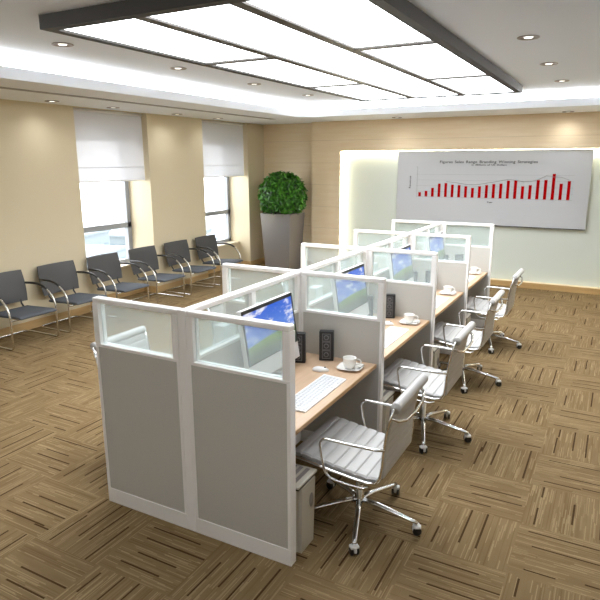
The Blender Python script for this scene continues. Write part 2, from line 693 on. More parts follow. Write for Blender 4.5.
dl0 = None
MAINLEFT = ['downlight in the raised ceiling beside the big light panel, nearest of the left row',
            'downlight in the raised ceiling, second along the left side of the light panel',
            'downlight in the raised ceiling, third along the left side of the light panel',
            'downlight in the raised ceiling, farthest along the left side of the light panel']
MAINRIGHT = ['downlight in the raised ceiling right of the light panel, nearest and largest in view',
             'downlight in the raised ceiling right of the light panel, middle of three',
             'downlight in the raised ceiling right of the light panel, nearest the chart wall']
SOFL = ['downlight in the soffit left of the first window', 'downlight in the soffit above the first window blind',
        'downlight in the soffit above the wall between the windows', 'downlight in the soffit above the second window blind']
SOFB = ['downlight in the far soffit above the left end of the wall chart', 'downlight in the far soffit above the right end of the wall chart']
D_ = [(-2.18, 1.264 + 1.47 * k, ZC, l, 'downlights left of the light panel') for k, l in enumerate(MAINLEFT)]
D_ += [(1.26, 2.85 + 1.48 * k, ZC, l, 'downlights right of the light panel') for k, l in enumerate(MAINRIGHT)]
D_ += [(-4.27, y, ZS, l, 'downlights in the window soffit') for y, l in zip((2.84, 3.85, 5.2, 6.3), SOFL)]
D_ += [(x, y, ZS, l, 'downlights in the chart wall soffit') for (x, y), l in zip(((-1.5, 7.7), (1.2, 7.85)), SOFB)]
for x, y, z, lab, grp in D_:
    if dl0 is None:
        dl0 = thing('downlight', lab, 'downlight', (x, y, z), 0, grp)
        MB().rot([(.085, -.0005), (.088, -.006), (.082, -.01), (.074, -.01), (.068, -.004), (.036, -.001)], n=28).build('trim_ring', 'slat', dl0)
        MB().rot([(.0, -.008), (.03, -.008), (.036, -.0005), (0, -.0005)], n=24).build('lamp', 'lamp', dl0)
    else:
        dup(dl0, (x, y, z), None, lab, grp)
    spot(x, y, z - .02, 34, 130, 1.) if z == ZC else spot(x, y, z - .02, 6, 150, 1.)

# unseen downlights added over the entrance half to fill the foreground with light
for x in (-2.18, 1.26):
    for y in (-.2, -1.7, -3.2):
        lab = 'added unseen fill downlight over the entrance half of the room, %s row, %s' % ('window side' if x < 0 else 'aisle side', {-.2: 'nearest the big light panel', -1.7: 'middle', -3.2: 'farthest from the panel'}[y])
        dup(dl0, (x, y, ZC), None, lab, 'added fill downlights over the entrance half')
        spot(x, y, ZC - .02, 17, 130, 1.)

# ================================================================ WORKSTATIONS
W, D, T, H = .676, 1.3165, .056, 1.355
ZF, ZG0, ZG1 = 1.05, 1.068, 1.322           # fabric top, glass bottom and top
h = T / 2


def make_screen(length, mullion=False):
    """a partition screen lying along local +x from 0, centred on y = 0; returns dict of parts as builders"""
    fr = MB()
    e = .003
    st, wst = .021, .044
    fr.box(0, st, -h, h, .1, ZF, .002).box(length - st, length, -h, h, .1, ZF, .002)
    fr.box(0, length, -h, h, 0, .1, .003)
    fr.box(0, length, -h, h, ZF, ZG0, .002)
    fr.box(0, wst, -h, h, ZG0, ZG1, .002).box(length - wst, length, -h, h, ZG0, ZG1, .002)
    fr.box(0, length, -h, h, ZG1, H, .009, None, 3)
    if mullion:
        fr.box(length / 2 - .026, length / 2 + .026, -h, h, .1, ZG1, .002)
    fb = MB()
    gl = []
    segs = [(0, length)] if not mullion else [(0, length / 2 + .021), (length / 2 - .021, length)]
    fabs = [(st, length - st)] if not mullion else [(st, length / 2 - .026), (length / 2 + .026, length - st)]
    for a, b in fabs:
        fb.box(a, b, -h + e, h - e, .1, ZF, .002)
    gls = [(wst, length - wst)] if not mullion else [(wst, length / 2 - .026), (length / 2 + .026, length - wst)]
    for a, b in gls:
        gl.append(MB().box(a, b, -.004, .004, ZG0, ZG1))
    return fr, fb, gl


def screen_thing(label, loc, rz, length, group, mullion=False):
    r = thing('partition_screen', label, 'partition', loc, rz, group)
    fr, fb, gl = make_screen(length, mullion)
    fr.build('frame', 'white', r)
    fb.build('fabric_panel', 'fabric', r)
    for g in gl:
        g.build('glass_pane', 'glass', r)
    return r


ROWS = ['at the near end of the desk block', 'one desk back from the near end', 'in the middle of the desk block',
        'one desk before the far end', 'at the far end of the desk block']
RL = {1: 'on the aisle chair side', -1: 'on the window side'}
LEN = W - .029
right0 = left0 = spine0 = post0 = None
for i in range(5):
    y = i * D + h
    for s in (1, -1):
        lab = 'cross screen %s, %s' % (ROWS[i], RL[s])
        g = 'cross screens of the desk block'
        if i == 0:
            if s == 1:
                lab = 'near end taupe screen right of the post, monitor picture seen through its glass'
            else:
                lab = 'near end taupe screen left of the post, chair back seen through its glass'
        if right0 is None:
            right0 = screen_thing(lab, (.029, y, 0), 0, LEN, g)
        elif s == 1:
            dup(right0, (.029, y, 0), 0, lab, g)
        else:
            dup(right0, (-.029, y, 0), PI, lab, g)
    lab = ['white post joining the two near end screens', 'white post at the first screen crossing behind the near end',
           'white post at the middle screen crossing', 'white post at the last screen crossing before the far end', 'white post joining the two far end screens'][i]
    if post0 is None:
        p = MB().box(-.028, .028, -h, h, 0, H, .004)
        post0 = tag(p.build('partition_post', 'white', None, (0, y, 0)), lab, 'post', 'posts of the desk block')
    else:
        q = post0.copy()
        COL.objects.link(q)
        q.location = (0, y, 0)
        q['label'] = lab
for i in range(4):
    lab = 'white framed glazed spine screen behind the %s monitor' % ('nearest', 'second', 'third', 'farthest')[i]
    loc = (0, i * D + T + .001, 0)
    if spine0 is None:
        spine0 = screen_thing(lab, loc, PI / 2, D - T - .002, 'spine screens of the desk block', True)
    else:
        dup(spine0, loc, PI / 2, lab)

# ---- desks
DESC = ('nearest', 'second', 'third', 'farthest')
DT = .74


def make_desk(label, loc, rz, group):
    """desk top along local y from 0, depth along +x from 0"""
    r = thing('desk', label, 'desk', loc, rz, group)
    L = D - T - .004
    MB().box(0, .606, 0, L, DT - .026, DT, .002).build('desktop', 'desk', r)
    MB().box(.606, .612, 0, L, DT - .026, DT, .002).build('edge_band', 'edge', r)
    for yy in (.002, L - .022):
        b = MB()
        b.box(0, .5, yy, yy + .02, DT - .056, DT - .026, .002).box(0, .02, yy, yy + .02, DT - .26, DT - .056, .002)
        b.build('bracket', 'white', r)
    return r


d0 = None
for i in range(4):
    lab = 'pale wood %s desk on the aisle side, with keyboard and cup' % ('nearest', 'second from front', 'third from front', 'farthest')[i]
    loc = (.030, i * D + T + .002, 0)
    d0_ = make_desk(lab, loc, 0, 'desks on the aisle side') if d0 is None else dup(d0, loc, 0, lab)
    d0 = d0 or d0_
for i in range(4):
    lab = 'pale wood %s desk on the window side of the glazed spine' % ('nearest', 'second from front', 'third from front', 'farthest')[i]
    dup(d0, (-.030, (i + 1) * D - .002, 0), PI, lab, 'desks on the window side')


# ---- monitor (faces +x, origin on the desk under its middle)
def make_monitor(label, loc):
    r = thing('desktop_monitor', label, 'monitor', loc, 0, 'monitors on the aisle desks')
    tilt = math.atan2(.05, .332)
    mt = Matrix.Translation((.172 - .11, 0, .065)) @ Matrix.Rotation(-tilt, 4, 'Y')
    wy = .313
    hh = .463
    MB().box(-.036, 0, -wy, wy, 0, hh, .007, mt, 3).build('housing', 'pale', r)
    z0 = .118
    b = MB()
    b.box(-.001, .003, -wy + .004, wy - .004, hh - .026, hh - .004, 0, mt).box(-.001, .003, -wy + .004, wy - .004, z0 - .004, z0 + .004, 0, mt)
    b.box(-.001, .003, -wy + .004, -wy + .018, z0 + .004, hh - .026, 0, mt).box(-.001, .003, wy - .018, wy - .004, z0 + .004, hh - .026, 0, mt)
    b.build('bezel', 'black', r)
    me = bpy.data.meshes.new('display')
    c = [mt @ Vector((.0015, yy, zz)) for yy, zz in ((-wy + .018, z0 + .004), (wy - .018, z0 + .004), (wy - .018, hh - .026), (-wy + .018, hh - .026))]
    me.from_pydata(c, [], [(0, 1, 2, 3)])
    uv = me.uv_layers.new(name='UVMap')
    for k, q in enumerate(((0, 0), (1, 0), (1, 1), (0, 1))):
        uv.data[k].uv = q
    me.materials.append(M['screen'])
    o = bpy.data.objects.new('display', me)
    COL.objects.link(o)
    o.parent = r
    s = MB()
    s.box(-.05, .13, -.1, .1, 0, .008, .003)
    s.box(-.012, .0, -.07, .07, .006, .2, .003, Matrix.Translation((-.012, 0, 0)) @ Matrix.Rotation(.12, 4, 'Y'))
    s.build('stand', 'satin', r)
    return r


mon0 = None
for i in range(4):
    lab = 'white desktop monitor showing sky and meadow on the %s aisle desk' % DESC[i]
    loc = (.11, .73 + i * D, DT)
    if mon0 is None:
        mon0 = make_monitor(lab, loc)
    else:
        dup(mon0, loc, None, lab)


# ---- keyboard, mouse, cup, speakers
def make_keyboard(label, loc):
    r = thing('keyboard', label, 'keyboard', loc, 0, 'keyboards on the aisle desks')
    b = MB()
    top = [(-.081, .016), (.0, .013), (.078, .009), (.081, .006)]
    bot = [(-.081, .0005), (0, .0005), (.078, .0005), (.081, .0005)]
    b.sweep_profile(top, bot, -.29, .29)
    autosmooth(b.build('case', 'pale', r), 25)
    k = MB()
    for row in range(6):
        x = -.062 + row * .0245
        zt = .0168 - (x + .081) * .044
        if row == 5:
            spec = [(-.275, -.19), (-.185, -.1), (-.095, .1), (.105, .16), (.185, .275)]
        else:
            spec = [(-.275 + c * .0306, -.275 + c * .0306 + .026) for c in range(18)]
        for a, b_ in spec:
            k.box(x - .0095, x + .0095, a, b_, zt - .004, zt + .0025, .0015, None, 1)
    k.build('keys', 'key', r)
    return r


def make_mouse(label, loc):
    """one shell with a wheel"""
    r = thing('computer_mouse', label, 'mouse', loc, -1.27, 'mice on the aisle desks')
    t = bmesh.new()
    bmesh.ops.create_uvsphere(t, u_segments=20, v_segments=12, radius=1)
    for v in t.verts:
        z = max(v.co.z, -.25)
        v.co = Vector((v.co.x * .031, v.co.y * .058, .0005 + (z + .25) * .024 * (1 - .18 * v.co.y)))
    m_ = MB()
    m_.add(t, None, True)
    m_.build('shell', 'pale', r)
    MB().rot([(.0, -.003), (.006, -.003), (.006, .003), (0, .003)], n=14, mtx=Matrix.Translation((0, .03, .0265)) @ Matrix.Rotation(PI / 2, 4, 'Y')).build('scroll_wheel', 'linegrey', r)
    return r


def sq_ring(t, a, z, n=32, p=4.):
    R = []
    for k in range(n):
        th = 2 * PI * k / n
        c, s_ = math.cos(th), math.sin(th)
        q = a / ((abs(c) ** p + abs(s_) ** p) ** (1 / p))
        R.append(t.verts.new((q * c, q * s_, z)))
    return R


def make_saucer():
    t = bmesh.new()
    R = [sq_ring(t, a, z) for a, z in ((.035, .0005), (.04, .004), (.045, .005), (.08, .013), (.086, .017), (.087, .0155), (.05, .001))]
    for A, B in zip(R, R[1:] + R[:1]):
        for k in range(len(A)):
            t.faces.new((A[k], A[(k + 1) % 32], B[(k + 1) % 32], B[k]))
    c = t.verts.new((0, 0, .004))
    for k in range(32):
        t.faces.new((R[1][k], R[1][(k + 1) % 32], c))
    bmesh.ops.recalc_face_normals(t, faces=t.faces)
    m_ = MB()
    return m_.add(t, None, True)


CUPZ = .0065


def make_cup(label, loc):
    r = thing('coffee_cup', label, 'cup', loc, .5, 'cups on the aisle desks')
    r.scale = (1.18, 1.18, 1.18)
    MB().rot([(0, 0), (.026, 0), (.027, .003), (.031, .008), (.037, .03), (.039, .058), (.041, .062), (.0385, .061), (.036, .055), (.034, .03), (.028, .01), (0, .009)], n=28).build('bowl', 'ceramic', r)
    MB().tube([(.036, 0, .05)] + [(.048 + .02 * math.cos(a), 0, .035 + .016 * math.sin(a)) for a in (1.3, .7, 0, -.7, -1.3)] + [(.034, 0, .018)], .0042, 8).build('handle', 'ceramic', r)
    return r


def make_spoon(label, loc):
    r = MB()
    r.tube([(0, -.02, .012), (.004, .0, .0075), (0, .03, .0075), (0, .06, .009)], .0022, 6, None, 1.)
    t = bmesh.new()
    bmesh.ops.create_uvsphere(t, u_segments=12, v_segments=8, radius=1)
    for v in t.verts:
        v.co = Vector((v.co.x * .009, v.co.y * .016 - .03, .0135 + v.co.z * .003))
    r.add(t, None, True)
    return tag(r.build('teaspoon', 'chrome', None, loc), label, 'spoon', 'teaspoons on the aisle desks')


def make_speaker(label, loc, rz):
    """faces local -y"""
    r = thing('desk_speaker', label, 'speaker', loc, rz, 'black speakers on the aisle desks')
    MB().box(-.052, .052, 0, .05, .0005, .22, .004).build('cabinet', 'black', r)
    for z0, z1 in ((.15, .2), (.085, .14), (.02, .075)):
        b = MB()
        b.box(-.027, .027, -.002, .001, z0, z1, .001)
        g = b.build('driver_grille', 'darkgrille', r)
        e = MB()
        for a in (((-.03, -.027), (z0 - .003, z1 + .003)), ((.027, .03), (z0 - .003, z1 + .003)), ((-.027, .027), (z0 - .003, z0)), ((-.027, .027), (z1, z1 + .003))):
            e.box(a[0][0], a[0][1], -.003, .001, a[1][0], a[1][1])
        e.rot([(.012, -.0015), (.018, -.0015), (.018, .0015), (.012, .0015)], n=20, mtx=Matrix.Translation((0, -.002, (z0 + z1) / 2)) @ Matrix.Rotation(PI / 2, 4, 'X'))
        e.build('driver_ring', 'linegrey', g)
    return r


ka = mo = cu = sa = sp = spk = None
for i in range(4):
    y = i * D
    n = DESC[i]
    lab = 'slim white keyboard on the %s aisle desk' % n
    l = (.498, .635 + y, DT)
    ka = dup(ka, l, None, lab) and ka if ka else make_keyboard(lab, l)
    lab = 'white mouse beyond the keyboard on the %s aisle desk' % n
    l = (.352, 1.005 + y, DT)
    mo = dup(mo, l, None, lab) and mo if mo else make_mouse(lab, l)
    lab = 'rounded square white saucer under the cup on the %s aisle desk' % n
    l = (.512, 1.145 + y, DT)
    if sa is None:
        sa = tag(make_saucer().build('saucer', 'ceramic', None, l), lab, 'saucer', 'saucers on the aisle desks')
        sa.rotation_euler = (0, 0, .12)
    else:
        q = sa.copy()
        COL.objects.link(q)
        q.location = l
        q['label'] = lab
    lab = 'white coffee cup on its saucer on the %s aisle desk' % n
    l = (.507, 1.14 + y, DT + CUPZ)
    cu = dup(cu, l, None, lab) and cu if cu else make_cup(lab, l)
    lab = 'small steel teaspoon beside the cup on the %s aisle desk' % n
    l = (.582, 1.165 + y, DT + .0058)
    if sp is None:
        sp = make_spoon(lab, l)
    else:
        q = sp.copy()
        COL.objects.link(q)
        q.location = l
        q['label'] = lab
    lab = 'black box speaker by the cross screen near the cup on the %s aisle desk' % n
    l = (.296, 1.208 + y, DT)
    spk = dup(spk, l, .35, lab) and spk if spk else make_speaker(lab, l, .35)
    lab = 'black box speaker half hidden behind the monitor edge on the %s aisle desk' % n
    dup(spk, (.138, 1.072 + y, DT), .35, lab)


# ---- upright white file boxes on the window-side desks, seen through the spine glass
def make_file(label, loc):
    r = thing('file_box', label, 'file box', loc, 0, 'white file boxes on the window desks')
    MB().box(-.04, .04, -.065, .065, .0005, .36, .004).build('case', 'pale', r)
    MB().box(-.043, -.039, -.03, .03, .2, .28, .001).build('spine_label', 'linegrey', r)
    return r


fb0 = None
for i in range(4):
    lab = 'white upright file box on the %s window-side desk, seen through the spine glass' % DESC[i]
    l = (-.17, .635 + i * D, DT)
    fb0 = dup(fb0, l, None, lab) and fb0 if fb0 else make_file(lab, l)


# ---- bins
def make_bin(label, loc):
    r = thing('waste_bin', label, 'bin', loc, 0, 'bins under the aisle desks')
    t = bmesh.new()
    bmesh.ops.create_cube(t, size=1)
    for v in t.verts:
        k = .94 if v.co.z < 0 else 1.
        v.co = Vector((v.co.x * .26 * k, v.co.y * .23 * k, .0005 + (v.co.z + .5) * .405))
    bmesh.ops.bevel(t, geom=[e for e in t.edges if abs(e.verts[0].co.z - e.verts[1].co.z) > .1], offset=.035, segments=5, affect='EDGES')
    b = MB()
    b.add(t)
    autosmooth(b.build('body', 'bin', r), 35)
    MB().box(-.125, .125, -.11, -0.0 + .11, .406, .416, .003).build('slot_gap', 'slot', r)
    l = MB()
    l.box(-.128, .128, -.113, .113, .416, .432, .006)
    lid = l.build('lid', 'bin', r)
    for k in range(5):
        MB().box(-.1 + k * .042, -.1 + k * .042 + .024, -.09, .09, .432, .436, .002).build('slat', 'slat', lid)
    # finger recess on the front
    m_ = MB()
    m_.rot([(0, .0), (.02, .0), (.023, .003), (.02, .006), (.0, .006)], n=20, mtx=Matrix.Translation((.1285, .03, .285)) @ Matrix.Rotation(PI / 2, 4, 'Y') @ Matrix.Diagonal((1.9, 1, 1, 1)))
    h_ = m_.build('grip', 'slat', r)
    return r


bn = None
for i in range(4):
    lab = 'beige bin with slatted grey lid under the %s aisle desk' % DESC[i]
    l = (.55, .197 + i * D, 0)
    bn = dup(bn, l, None, lab) and bn if bn else make_bin(lab, l)


# ================================================================ OFFICE CHAIR
def make_office_chair(label, loc, rz, group):
    """local +x points to the backrest"""
    r = thing('office_chair', label, 'office chair', loc, rz, group)
    # seat sling
    key = [(-.318, .462), (-.308, .479), (-.275, .486), (-.17, .472), (-.06, .455), (.06, .440), (.16, .434), (.212, .440)]
    def sample(key, n):
        L = [0]
        for a, b in zip(key, key[1:]):
            L.append(L[-1] + math.hypot(b[0] - a[0], b[1] - a[1]))
        out = []
        for k in range(n + 1):
            d = L[-1] * k / n
            j = max(i for i in range(len(L)) if L[i] <= d + 1e-9)
            j = min(j, len(key) - 2)
            f_ = (d - L[j]) / (L[j + 1] - L[j])
            out.append((key[j][0] + (key[j + 1][0] - key[j][0]) * f_, key[j][1] + (key[j + 1][1] - key[j][1]) * f_))
        return out

    def ribbed(key, ribs, thick, amp):
        n = ribs * 10
        P = sample(key, n)
        top, bot = [], []
        for k, p in enumerate(P):
            a, b = P[max(k - 1, 0)], P[min(k + 1, n)]
            dx, dz = b[0] - a[0], b[1] - a[1]
            l_ = math.hypot(dx, dz)
            nx, nz = -dz / l_, dx / l_
            ph = (k % 10) / 10.
            o = amp * (math.sin(PI * ph) ** .3 if ph else 0)
            top.append((p[0] + nx * (thick / 2 + o - amp), p[1] + nz * (thick / 2 + o - amp)))
            bot.append((p[0] - nx * (thick / 2 + (o - amp) * .6), p[1] - nz * (thick / 2 + (o - amp) * .6)))
        return top, bot
    tp, bt = ribbed(key, 8, .036, .009)
    autosmooth(MB().sweep_profile(tp, bt, -.272, .272, .012).build('seat', 'leather', r), 22)
    bkey = [(.226, .45), (.23, .52), (.232, .6), (.242, .70), (.258, .785), (.277, .858)]
    tp, bt = ribbed(bkey, 8, .022, .005)
    bk = MB()
    bk.sweep_profile(tp, bt, -.243, .243, .01)
    autosmooth(bk.build('backrest', 'leather', r), 22)
    n_ = 14
    rl = MB()
    rl.tube([(.29, -.25, .876), (.29, -.242, .876), (.29, .242, .876), (.29, .25, .876)], .03, 18)
    rl.build('head_roll', 'leather', r)
    for s in (-1, 1):
        y = s * .285
        # side rail of the sling
        P = [(-.325, y, .462), (-.29, y, .472), (-.18, y, .460), (-.06, y, .442), (.08, y, .427), (.16, y, .423), (.2, y * .99, .432), (.222, y * .96, .465), (.23, y * .93, .53), (.232, y * .91, .6), (.243, y * .9, .70), (.259, y * .895, .79), (.284, y * .89, .875)]
        MB().tube(P, .0125, 8, None, .6).build('side_rail', 'chrome', r)
        y = s * .303
        A = [(.24, y * .87, .628), (.2, y * .96, .634), (.05, y, .636)] + [(px, y, pz) for px, pz in arc((-.085, .596), .04, 90, 190, 6)] + [(-.115, y, .53), (-.10, y, .46)] + [(px, y, pz) for px, pz in ((-.088, .43), (-.06, .408), (-.02, .397))] + [(.06, y, .393), (.13, y, .393), (.165, y * .97, .405)]
        MB().tube(A, .0082, 8, None, 1.).build('armrest', 'chrome', r)
    MB().tube([(.268, -.255, .82), (.3, -.235, .80), (.318, -.15, .775), (.324, 0, .768), (.318, .15, .775), (.3, .235, .80), (.268, .255, .82)], .009, 8).build('back_handle', 'satin', r)
    c = MB()
    c.tube([(-.1, -.28, .428), (-.08, -.2, .4), (-.03, 0, .392), (-.08, .2, .4), (-.1, .28, .428)], .013, 8)
    c.tube([(.12, -.28, .412), (.1, -.2, .395), (.04, 0, .388), (.1, .2, .395), (.12, .28, .412)], .013, 8)
    c.box(-.07, .08, -.055, .055, .36, .39, .008)
    c.build('seat_support', 'satin', r)
    MB().rot([(0, .07), (.03, .07), (.033, .09), (.031, .145), (.025, .155), (.025, .27), (.02, .275), (.02, .362), (0, .362)], n=20).build('column', 'chrome', r)
    for k in range(5):
        a = math.radians(72 * k)
        ca, sa_ = math.cos(a), math.sin(a)
        lg = MB()
        lg.tube([(.03 * ca, .03 * sa_, .125), (.12 * ca, .12 * sa_, .118), (.33 * ca, .33 * sa_, .078), (.368 * ca, .368 * sa_, .072)], .021, 10, .0135, .8)
        o = lg.build('leg', 'chrome', r)
        X = Matrix.Translation((.363 * ca, .363 * sa_, 0)) @ Matrix.Rotation(a + .5, 4, 'Z')
        fk = MB()
        fk.rot([(0, .04), (.009, .04), (.009, .068), (0, .068)], n=10, mtx=X)
        fk.box(-.026, .026, -.009, .009, .02, .06, .007, X).box(-.02, .02, -.026, .026, .045, .06, .006, X)
        fk.build('caster_fork', 'pale', o)
        wh = MB()
        for sy in (-.017, .017):
            wh.rot([(0, -.007), (.021, -.007), (.026, -.004), (.026, .004), (.021, .007), (0, .007)], n=18, mtx=X @ Matrix.Translation((0, sy, .0262)) @ Matrix.Rotation(PI / 2, 4, 'X'))
        wh.build('caster_wheel', 'black', o)
    return r


oc = None
for i in range(4):
    lab = 'chrome and pale grey ribbed office chair at the %s aisle desk' % DESC[i]
    l = (.823, .60 + i * D, 0)
    oc = dup(oc, l, 0, lab) and oc if oc else make_office_chair(lab, l, 0, 'office chairs on the aisle side')
for i in range(4):
    lab = 'chrome and pale grey ribbed office chair at the %s window-side desk' % DESC[i]
    dup(oc, (-.818, .61 + i * D, 0), PI, lab, 'office chairs on the window side')


# ================================================================ WAITING CHAIRS (local +x faces the room)
def make_waiting_chair(label, loc, group):
    r = thing('waiting_chair', label, 'waiting chair', loc, 0, group)
    XO = 4.27                                  # local x = world x + XO
    def q(x):
        return x + XO
    s_ = MB()
    top, bot = [], []
    for x, z in ((-4.41, .372), (-4.40, .380), (-4.3, .383), (-4.1, .392), (-3.95, .400), (-3.885, .396), (-3.868, .384)):
        top.append((q(x), z))
        bot.append((q(x), z - (.034 if -4.405 < x < -3.88 else .012)))
    s_.sweep_profile(top, bot, -.252, .252, .012)
    autosmooth(s_.build('seat', 'upholstery', r), 50)
    # backrest, gently curved and leaning back
    b = MB()
    t = bmesh.new()
    nu, nv = 10, 8
    G = []
    for face in (0, 1):
        g = []
        for j in range(nv + 1):
            row = []
            v_ = j / nv
            for i in range(nu + 1):
                u_ = -1 + 2 * i / nu
                hw = .289 + .016 * math.sin(PI * min(1, v_ * 1.0)) - .008 * (1 - v_)
                x = -4.445 - .075 * v_ - .03 * (1 - u_ * u_) + (.011 if face == 0 else -.011) * (1 if 0 < j < nv and 0 < i < nu else .6)
                row.append(t.verts.new((q(x), u_ * hw, 0.432 + .385 * v_)))
            g.append(row)
        G.append(g)
    for face in (0, 1):
        for j in range(nv):
            for i in range(nu):
                t.faces.new((G[face][j][i], G[face][j][i + 1], G[face][j + 1][i + 1], G[face][j + 1][i]))
    ring = [(0, i) for i in range(nu)] + [(j, nu) for j in range(nv)] + [(nv, i) for i in range(nu, 0, -1)] + [(j, 0) for j in range(nv, 0, -1)]
    for k in range(len(ring)):
        a, c = ring[k], ring[(k + 1) % len(ring)]
        t.faces.new((G[0][a[0]][a[1]], G[0][c[0]][c[1]], G[1][c[0]][c[1]], G[1][a[0]][a[1]]))
    bmesh.ops.recalc_face_normals(t, faces=t.faces)
    b.add(t, None, True)
    autosmooth(b.build('backrest', 'backshell', r), 50)
    for s in (-1, 1):
        y = s * .315
        P = [(q(-4.55), y * .9, .012), (q(-4.5), y, .012), (q(-4.02), y, .012)]
        P += [(q(px), y, pz) for px, pz in arc((-4.005, .048), .036, 270, 360, 4)]
        P += [(q(-3.968), y, .2), (q(-3.966), y, .40), (q(-3.978), y, .455), (q(-4.005), y, .51), (q(-4.05), y, .56), (q(-4.11), y, .605), (q(-4.18), y, .635), (q(-4.26), y, .65), (q(-4.36), y, .652), (q(-4.46), y * .96, .648)]
        MB().tube(P, .0115, 8).build('side_frame', 'satin', r)
        P = [(q(-4.10), y, .6005), (q(-4.14), y, .62), (q(-4.18), y, .635), (q(-4.26), y, .65), (q(-4.36), y, .652), (q(-4.47), y * .96, .648)]
        MB().tube([(a, b_, c + .006) for a, b_, c in P], .019, 10, None, .75).build('arm_pad', 'black', r)
        pst = MB()
        pst.tube([(q(-4.36), s * .2, .36), (q(-4.42), s * .2, .37), (q(-4.455), s * .2, .41), (q(-4.475), s * .2, .5)], .011, 8)
        pst.build('back_post', 'black', r)
    MB().tube([(q(-4.55), -.2835, .012), (q(-4.565), -.24, .012), (q(-4.565), .24, .012), (q(-4.55), .2835, .012)], .0115, 8).build('rear_crossbar', 'satin', r)
    m_ = MB()
    m_.tube([(q(-3.968), -.315, .353), (q(-3.968), .315, .353)], .011, 8)
    m_.tube([(q(-4.34), -.2, .352), (q(-3.968), -.2, .352)], .009, 8).tube([(q(-4.34), .2, .352), (q(-3.968), .2, .352)], .009, 8)
    m_.build('seat_bar', 'satin', r)
    return r


WL = ['grey waiting chair nearest the viewer, cut by the picture edge', 'grey waiting chair against plain wall, second from the near end of the row',
      'grey waiting chair in front of the first window, left half', 'grey waiting chair by the right side of the first window',
      'grey waiting chair against the wall between the two windows', 'grey waiting chair in front of the second window, last of the row']
wc = None
for i in range(6):
    l = (-4.27, 2.036 + i * .8165, 0)
    wc = dup(wc, l, None, WL[i]) and wc if wc else make_waiting_chair(WL[i], l, 'waiting chairs along the window wall')


# ================================================================ PLANT
PX0, PX1, PY0, PY1, PH = -4.145, -3.475, 7.42, 8.02, 1.14
pcx, pcy = (PX0 + PX1) / 2, (PY0 + PY1) / 2
pl = thing('potted_boxwood', 'round clipped green bush in a tall tapered silver grey planter', 'plant', (pcx, pcy, 0))
t = bmesh.new()
hx, hy = (PX1 - PX0) / 2, (PY1 - PY0) / 2
R = []
for k, z in ((.80, .0005), (.80, .02), (1., PH), (.93, PH), (.90, PH - .12)):
    R.append([t.verts.new((sx * hx * k, sy * hy * k, z)) for sx, sy in ((-1, -1), (1, -1), (1, 1), (-1, 1))])
for A, B in zip(R, R[1:]):
    for k in range(4):
        t.faces.new((A[k], A[(k + 1) % 4], B[(k + 1) % 4], B[k]))
t.faces.new(R[0][::-1])
bmesh.ops.recalc_face_normals(t, faces=t.faces)
po = MB()
po.add(t)
po.build('planter', 'pot', pl)
MB().box(-hx * .9, hx * .9, -hy * .9, hy * .9, PH - .13, PH - .1).build('soil', 'soil', pl)
rnd = random.Random(3)
BC, BR = Vector((.0, 0, 1.47)), .455
bm = bmesh.new()
bmesh.ops.create_icosphere(bm, subdivisions=3, radius=BR * .72, matrix=Matrix.Translation(BC))
for vtx in bm.verts:
    vtx.co.z = max(vtx.co.z, PH - .06)
for k in range(2100):
    z = rnd.uniform(-.72, 1)
    a = rnd.uniform(0, 2 * PI)
    q = math.sqrt(1 - z * z)
    d = Vector((q * math.cos(a), q * math.sin(a), z))
    rr = BR * rnd.uniform(.74, 1.06)
    p = BC + d * rr
    if p.z < PH - .02:
        continue
    nrm = (d + Vector((rnd.gauss(0, .55), rnd.gauss(0, .55), rnd.gauss(.25, .5)))).normalized()
    ax = nrm.orthogonal().normalized()
    ax = Matrix.Rotation(rnd.uniform(0, 2 * PI), 3, nrm) @ ax
    bx = nrm.cross(ax)
    L_, Wd = rnd.uniform(.05, .085), rnd.uniform(.022, .034)
    vs = [bm.verts.new(p + ax * L_ * u + bx * Wd * v + nrm * c) for u, v, c in ((-1, 0, 0), (-.2, 1, .008), (1, 0, -.004), (-.2, -1, .008))]
    mid = bm.verts.new(p + ax * .1 * L_ - nrm * .006)
    for j in range(4):
        bm.faces.new((vs[j], vs[(j + 1) % 4], mid))
fo = MB()
fo.add(bm)
fo.build('foliage', 'leaf', pl)

# ================================================================ WALL CHART
CX0, CX1, CZ0, CZ1, CY = -1.6, 1.605, 1.045, 2.312, 8.13
ch = thing('wall_chart', 'large pale grey wall board with a red bar chart', 'chart', (0, CY, CZ0))


def cbox(mb, x0, x1, z0, z1, y0=-.003, y1=-.0005):
    return mb.box(x0, x1, y0, y1, z0 - CZ0, z1 - CZ0)


MB().box(CX0, CX1, 0, .03, 0, CZ1 - CZ0, .002).build('board', 'board', ch)
m_ = MB().box(CX0, CX1, -.006, .034, -.014, .0)
m_.build('bottom_rail', 'ink', ch)
tops = [1.583, 1.61, 1.665, 1.742, 1.752, 1.726, 1.72, 1.703, 1.677, 1.706, 1.728, 1.748, 1.757, 1.808, 1.812, 1.718, 1.738, 1.822, 1.826, 1.925, 1.77, 1.812]
XS = [-1.168 + k * (1.3 + 1.168) / 21 for k in range(22)]
for x, zt in zip(XS, tops):
    cbox(MB(), x - .024, x + .024, 1.508, zt, -.004).build('bar', 'red', ch)
g = MB()
cbox(g, -1.225, -1.221, 1.50, 2.035)
cbox(g, -1.225, 1.37, 1.502, 1.505)
for z in (1.60, 1.70, 1.80, 1.90):
    cbox(g, -1.25, 1.37, z, z + .002, -.002)
cbox(g, -1.25, -1.223, 2.03, 2.033)
g.build('axis_lines', 'thin', ch)
tr = MB()
avg = [sum(tops[max(0, k - 1):k + 2]) / len(tops[max(0, k - 1):k + 2]) + .035 for k in range(22)]
for k in range(4, 21):
    tr.tube([(XS[k], -.006, avg[k] - CZ0), (XS[k + 1], -.006, avg[k + 1] - CZ0)], .003, 4)
tr.build('trend_line', 'thin', ch)


